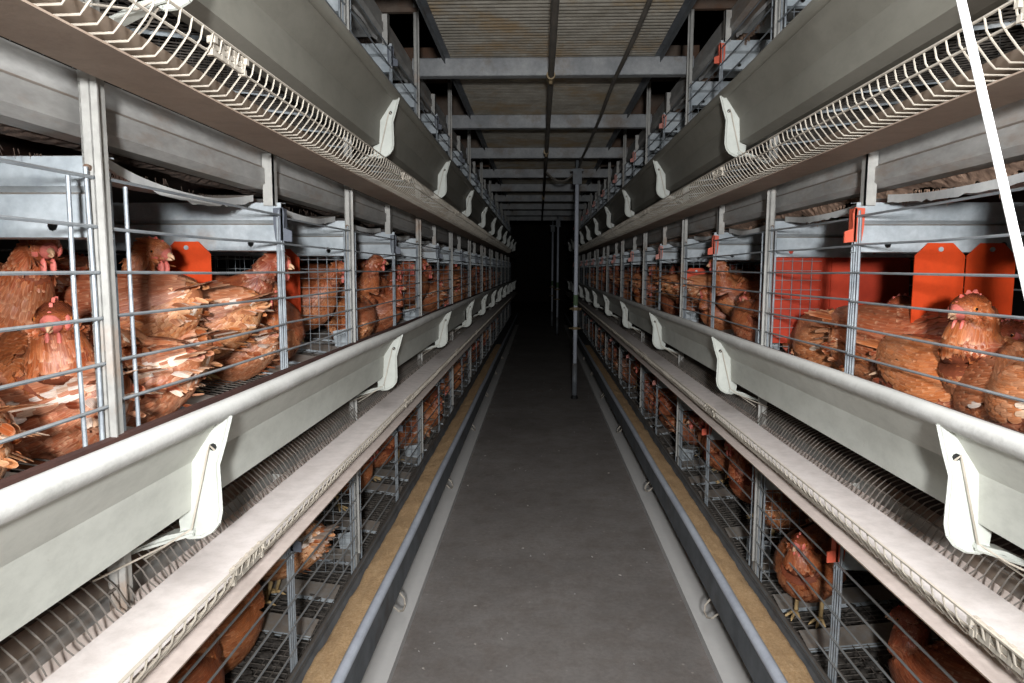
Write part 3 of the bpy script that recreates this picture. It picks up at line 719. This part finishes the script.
        fi += .55 if i > 40 else (.7 if neckz else .62); row += 1
    for j in range(36):   # fluffy rump and belly down
        a = rnd.uniform(0, 2 * PI); fi = rnd.uniform(1, 10); p = surf(fi, a); c = T[int(fi)][0]
        feather(p, Vector((-1, rnd.uniform(-.3, .3), rnd.uniform(-.5, .1))), (p - c).normalized(), rnd.uniform(.02, .03), .013, pick(PALE + BROWN, rnd), .1, .25)
    fm.build('plumage', 'feathers', root, fix=False)
    # wings: coverts then long flight feathers, pointing back
    for sg in (-1, 1):
        fm = MB(); fm.sm = True; fm.col = []; fm.uv = []
        fi = 27.0; row = 0
        while fi > 4.5:
            q = (27 - fi) / 22.5; n = 9
            for j in range(n):
                g = (j + .5 * (row % 2)) / (n - 1); a_deg = 58 - 78 * g * (1 - .35 * q) ; ang = math.radians(a_deg)
                if sg < 0: ang = PI - ang
                base = surf(fi, ang); aft = surf(fi - 2.4, ang); c = T[int(fi)][0]; nr = (base - c).normalized()
                off = .010 * math.sin(min(1, q * 1.6) * PI / 2) * (1 - .3 * g)
                d = (aft - base).normalized() + nr * .05 + Vector((rnd.uniform(-.05, .05), rnd.uniform(-.04, .04), rnd.uniform(-.05, .05)))
                flight = q > .62; L = (.036 if flight else .026) * rnd.uniform(.92, 1.08); W = .0125 if flight else .0145
                a_, b_ = pick(BROWN, rnd), pick(PALE, rnd); t_ = min(1, max(0, pale * .7 + .35 * q * q + .10 * g + rnd.uniform(-.05, .06)))
                cc = tuple(p_ * (1 - t_) + q_ * t_ for p_, q_ in zip(a_, b_))
                if flight and g > .6 and rnd.random() < pale * 1.2: cc = pick(WHITE, rnd)
                feather(base + nr * off, d, nr, L, W, cc, .03, .10, 5)
            fi -= .8 if fi > 13 else 1.15; row += 1
        fm.build('wing', 'feathers', root, fix=False)
    # tail fan
    fm = MB(); fm.sm = True; fm.col = []; fm.uv = []
    zt = .222 + drop
    for lay in range(3):
        n = 15 - lay
        for j in range(n):
            a = (j / (n - 1) - .5) * 1.15; el = .40 - .30 * lay - .25 * abs(a)
            L = (.072 - .010 * lay) * rnd.uniform(.85, 1.1)
            cc = pick(WHITE if rnd.random() < .12 + pale * 1.3 + .12 * lay else PALE, rnd)
            if lay == 0 and rnd.random() < .75 - pale: cc = pick(BROWN, rnd)
            feather(Vector((-.150 + .008 * lay, .05 * a, zt - .020 * lay)), Vector((-math.cos(a), math.sin(a), el)), Vector((.35, math.sin(a) * .5, 1)), L, .015, cc, .02, .12, 5)
    fm.build('tail', 'feathers', root, fix=False)
    # head details in the head frame
    def hp_(a, y, b):
        lx, lz = a * ca - b * sa, a * sa + b * ca; return Vector((hx + lx * cy - y * sy, lx * sy + y * cy + 0, hz + lz + drop))
    bk = MB(); bk.sm = True
    bk.tube([hp_(.038, 0, -.001), hp_(.046, 0, 0), hp_(.054, 0, -.003), hp_(.058, 0, -.008)], [.0068, .0058, .0036, .0008], 8)
    bk.tube([hp_(.038, 0, -.007), hp_(.046, 0, -.0082), hp_(.053, 0, -.0095)], [.005, .0036, .001], 8)
    bk.build('beak', 'beak_horn', root)
    cm = MB(); poly = [(.044, .006), (.039, .018), (.034, .015), (.028, .028), (.021, .022), (.012, .033), (.005, .026), (-.004, .032), (-.008, .024), (-.014, .024), (-.012, .016), (.010, .016)]
    vs = [hp_(a, -.0022, b) for a, b in poly] + [hp_(a, .0022, b) for a, b in poly]; n = len(poly)
    cm.add(vs, [(i, (i + 1) % n, n + (i + 1) % n, n + i) for i in range(n)] + [tuple(range(n)), tuple(range(n, 2 * n))]); cm.build('comb', 'comb_skin', root)
    for sg in (-1, 1):
        wt = MB(); wt.sm = True; c = hp_(.034, sg * .007, -.027); wt.ball(c, .0075, .004, .0145, 8, 6); wt.build('wattle', 'comb_skin', root)
        fc = MB(); fc.sm = True; c = hp_(.022, sg * .0145, 0.0); fc.ball(c, .0165, .0078, .0138, 10, 6); c = hp_(.004, sg * .019, -.010); fc.ball(c, .006, .004, .008, 8, 5); fc.build('face_patch', 'comb_skin', root)
        ey = MB(); ey.sm = True; c = hp_(.024, sg * .0205, .004); ey.ball(c, .0048, .0036, .0048, 10, 8); e = ey.build('eye', 'eye_amber', root)
        pu = MB(); pu.sm = True; c = hp_(.0245, sg * .0233, .004); pu.ball(c, .0026, .0016, .0026, 8, 6); pu.build('pupil', 'eye_black', e)
    if not sit:
        for sg in (-1, 1):
            lg = MB(); lg.sm = True; y = sg * .035
            lg.tube([(-.005, y, .115), (-.022, y, .070), (-.005, y, .012)], [.016, .007, .0058], 8)
            for a, l in ((0, .045), (.5, .040), (-.5, .040), (PI, .022)):
                dx, dy = math.cos(a), math.sin(a)
                lg.tube([(-.005, y, .010), (-.005 + dx * l * .5, y + dy * l * .5, .011), (-.005 + dx * l, y + dy * l, .005), (-.005 + dx * (l + .010), y + dy * (l + .010), .001)], [.0055, .0048, .004, .0008], 6)
            lg.build('leg', 'leg_skin', root)
    return root
HP = {}
def hen_proto(key):
    pose, yaw, pale, sit = key
    if key not in HP: HP[key] = [make_hen(pose, yaw, 11 + len(HP), pale, sit), False]
    return HP[key]
def hen(px, Y, z, head_deg, key, label, group, sc_=1.0, X_=None, tilt=0.0, free=False):
    e = hen_proto(key); o = e[0] if not e[1] else copy_tree(e[0]); e[1] = True
    x = X_ if X_ is not None else (px - VPX) / F * Y
    sg_ = -1 if x < C0 else 1; h = math.radians(head_deg); tow = -sg_ * math.cos(h)       # 1 = facing the aisle
    fw = {'up': .20, 'mid': .23, 'low': .27, 'tuck': .16}.get(key[0], .16) * sc_; bw = .19 * sc_
    need = .675 + max(fw * tow, -bw * tow, .0) * .98 + .085 * abs(math.sin(h)) * (1 - .4 * abs(tow))
    if abs(x - C0) < need and not free: x = C0 + sg_ * need
    o.location = (x, Y, z); o.rotation_euler = (0, math.radians(tilt), math.radians(head_deg)); o.scale = (sc_,) * 3
    tag(o, label, 'hen', group); return o
def fz(tn, s, x):   # cage floor height
    return TIER[tn] - .108 + (abs(x - C0) - .69) * .12
GM = 'hens in the middle tier cages'; GB = 'hens in the bottom tier cages'
U, Md, Lo, Tk = 'up', 'mid', 'low', 'tuck'
def H_(tn, x, Y, hdg, key, label, sc_=1.0, dz=0.0, tilt=0, free=False):
    s = -1 if x < 0 else 1
    return hen(0, Y, fz(tn, s, x) + dz, hdg, key, label, GM if tn == 'middle' else GB, sc_, X_=x, tilt=tilt, free=free)
# left, middle tier
H_('middle', -.80, 1.09, -50, (Tk, -.3, .0, True), 'brown hen facing the camera beside the nearest left post', 1.05, .0)
H_('middle', -1.00, 1.20, -25, (Md, -.2, .0, False), 'brown hen with pale beak behind the nearest left hens', 1.0)
H_('middle', -1.02, 1.42, 120, (Lo, .3, .0, False), 'hen with its back turned deep in the nearest left cage', 1.0, .02)
H_('middle', -.80, .82, 158, (Lo, .3, .3, True), 'hen showing white tail feathers low at the far left edge', 1.0, -.035)
H_('middle', -.88, 1.36, 178, (Lo, .2, .1, False), 'hen with ragged pale tail turned to the bars, left of centre cage', 1.05, -.01)
H_('middle', -.93, 1.34, 5, (U, -.3, .0, True), 'hen raising its red comb next to the left orange flap', 1.0, .045)
H_('middle', -.84, 1.69, 5, (Md, -.3, .0, False), 'hen looking right above two white tails on the left', 1.0, .0)
H_('middle', -.83, 1.54, 184, (Lo, .2, .15, False), 'hen with pale tail beside the left half post', 1.0, -.02)
H_('middle', -.80, 1.20, 186, (Lo, .2, .35, True), 'low lying hen with a round white tail tuft, left cage', 1.0, -.02)
H_('middle', -.80, 1.05, 166, (Lo, .3, .3, True), 'low hen with white tail against the bars just past the left post', 1.0, -.03)
H_('middle', -.76, 1.93, -66, (Md, -.2, .1, True), 'orange hen facing the camera behind the grey left door clip', 1.0, .02)
H_('middle', -.86, 2.40, -20, (Md, -.3, .0, False), 'hen with pink face behind the left partition grid', 1.0, -.02)
H_('middle', -.84, 1.26, 140, (Lo, .2, .35, True), 'hen turned away with pale rump, low behind the left bars before the half post', 1.0, -.01)
H_('middle', -.86, 1.42, 165, (Lo, .3, .3, True), 'hen with pinkish white tail low against the left bars near the half post', 1.0, -.01)
H_('middle', -.84, 1.74, 172, (Lo, .2, .35, True), 'hen with white tail tuft just past the grey left door clip', .9, -.02)
# right, middle tier
H_('middle', .88, 1.66, -62, (Lo, .0, .0, True), 'plump brown hen lying behind the red door clip on the right', 1.2, -.01)
H_('middle', .82, 1.42, -78, (Tk, .15, .0, True), 'brown hen lying low against the right bars below the pink faced hen', 1.05, -.03)
H_('middle', .935, 1.33, 192, (Tk, .15, .0, True), 'brown hen with a pink face looking left, right cage', 1.12, -.01, 0, True)
H_('middle', 1.05, 1.78, 176, (Tk, .2, .0, True), 'hen crouching behind the plump hen with only its small head showing', 1.0, -.02)
H_('middle', .80, 1.08, 84, (Lo, .2, .45, True), 'hen with pale ruffled wing at the right edge', 1.05, -.01)
H_('middle', .84, 1.24, 70, (Lo, .0, .1, True), 'hen with folded wing pressed to the bars, low in right cage', 1.0, -.03)
H_('middle', .80, 2.00, 100, (Lo, .0, .25, True), 'ruffled hen behind the bars between half post and second right post', 1.0, -.01)
H_('middle', .92, 1.86, 30, (Lo, .0, .1, True), 'hen lying head down left of the red door clip, right cage', 1.0, -.01)
# bottom tier
H_('bottom', -.84, 1.62, 62, (Tk, .2, .0, True), 'brown hen standing in the nearest bottom cage on the left', 1.05)
H_('bottom', -.80, 1.36, 85, (Tk, .2, .0, True), 'hen low at the bottom edge of the left bottom tier', 1.05)
H_('bottom', -.83, 2.0, 176, (Md, .2, .9, False), 'hen with white tail fan toward the bars, bottom left', 1.0)
H_('bottom', -.82, 3.20, -20, (U, -.3, .0, False), 'hen peering out of the bottom left cage beyond the third post', 1.0)
H_('bottom', -.80, 2.85, -40, (Md, -.3, .0, False), 'hen with red comb near the bottom left half post', 1.0)
H_('bottom', .815, 1.99, 236, (Tk, -.2, .0, False), 'hen standing on a floor plate in the bottom right cage beside a red clip', 1.0, .0, 0, True)
H_('bottom', .95, 1.47, 120, (Tk, .3, .0, True), 'orange brown hen at the lower right corner of the photo', 1.05)
H_('bottom', .88, 2.78, 200, (U, .3, .0, False), 'hen in the bottom right cage beyond the second right post', 1.0)
H_('bottom', .92, 2.50, 60, (Lo, .0, .0, False), 'hen pecking in the bottom right cage by a galvanised floor plate', 1.0)
# everything farther down the rows
rnd = random.Random(21)
keys = [(U, -.3, .0, False), (Md, -.3, .0, False), (Lo, .2, .15, False), (Tk, -.2, .1, True), (Lo, .3, .25, True), (Md, -.2, .0, False), (U, .2, .0, False), (Tk, .15, .0, True)]
for s in (-1, 1):
    for tn in ('middle', 'bottom'):
        ystart = 2.42 if tn == 'middle' else (3.5 if s < 0 else 3.1)
        if tn == 'middle' and s < 0: ystart = 2.65
        y = ystart
        while y < 11:
            for u in ((.80, 1.04) if tn == 'middle' else ((.84,) if rnd.random() < .7 else ())):
                if y > 7 and u > 1: continue
                uu = u + rnd.uniform(-.03, .05); yy = y + rnd.uniform(-.06, .06) + (.1 if u > 1 else 0)
                kk = keys[rnd.randrange(len(keys))]; hd_ = rnd.choice([0, 20, -25, -50, 180, 165, 200, -80, 90])
                if s > 0: hd_ = 180 - hd_
                bay = max(1, int((yy - Y0) / M)); bay = min(bay, 9)
                o = hen(0, yy, fz(tn, s, X(s, uu)), hd_, kk, 'brown hen among others in the %s %s %s tier cage' % (ORD[bay], SD[s], tn),
                        'hens in the %s %s %s tier cage' % (ORD[bay], SD[s], tn), rnd.uniform(.92, 1.06), X_=X(s, uu))
            y += .20 if y < 6 else .3
for k_, e in HP.items():
    if not e[1]:
        for ch in list(e[0].children_recursive): bpy.data.objects.remove(ch)
        bpy.data.objects.remove(e[0])
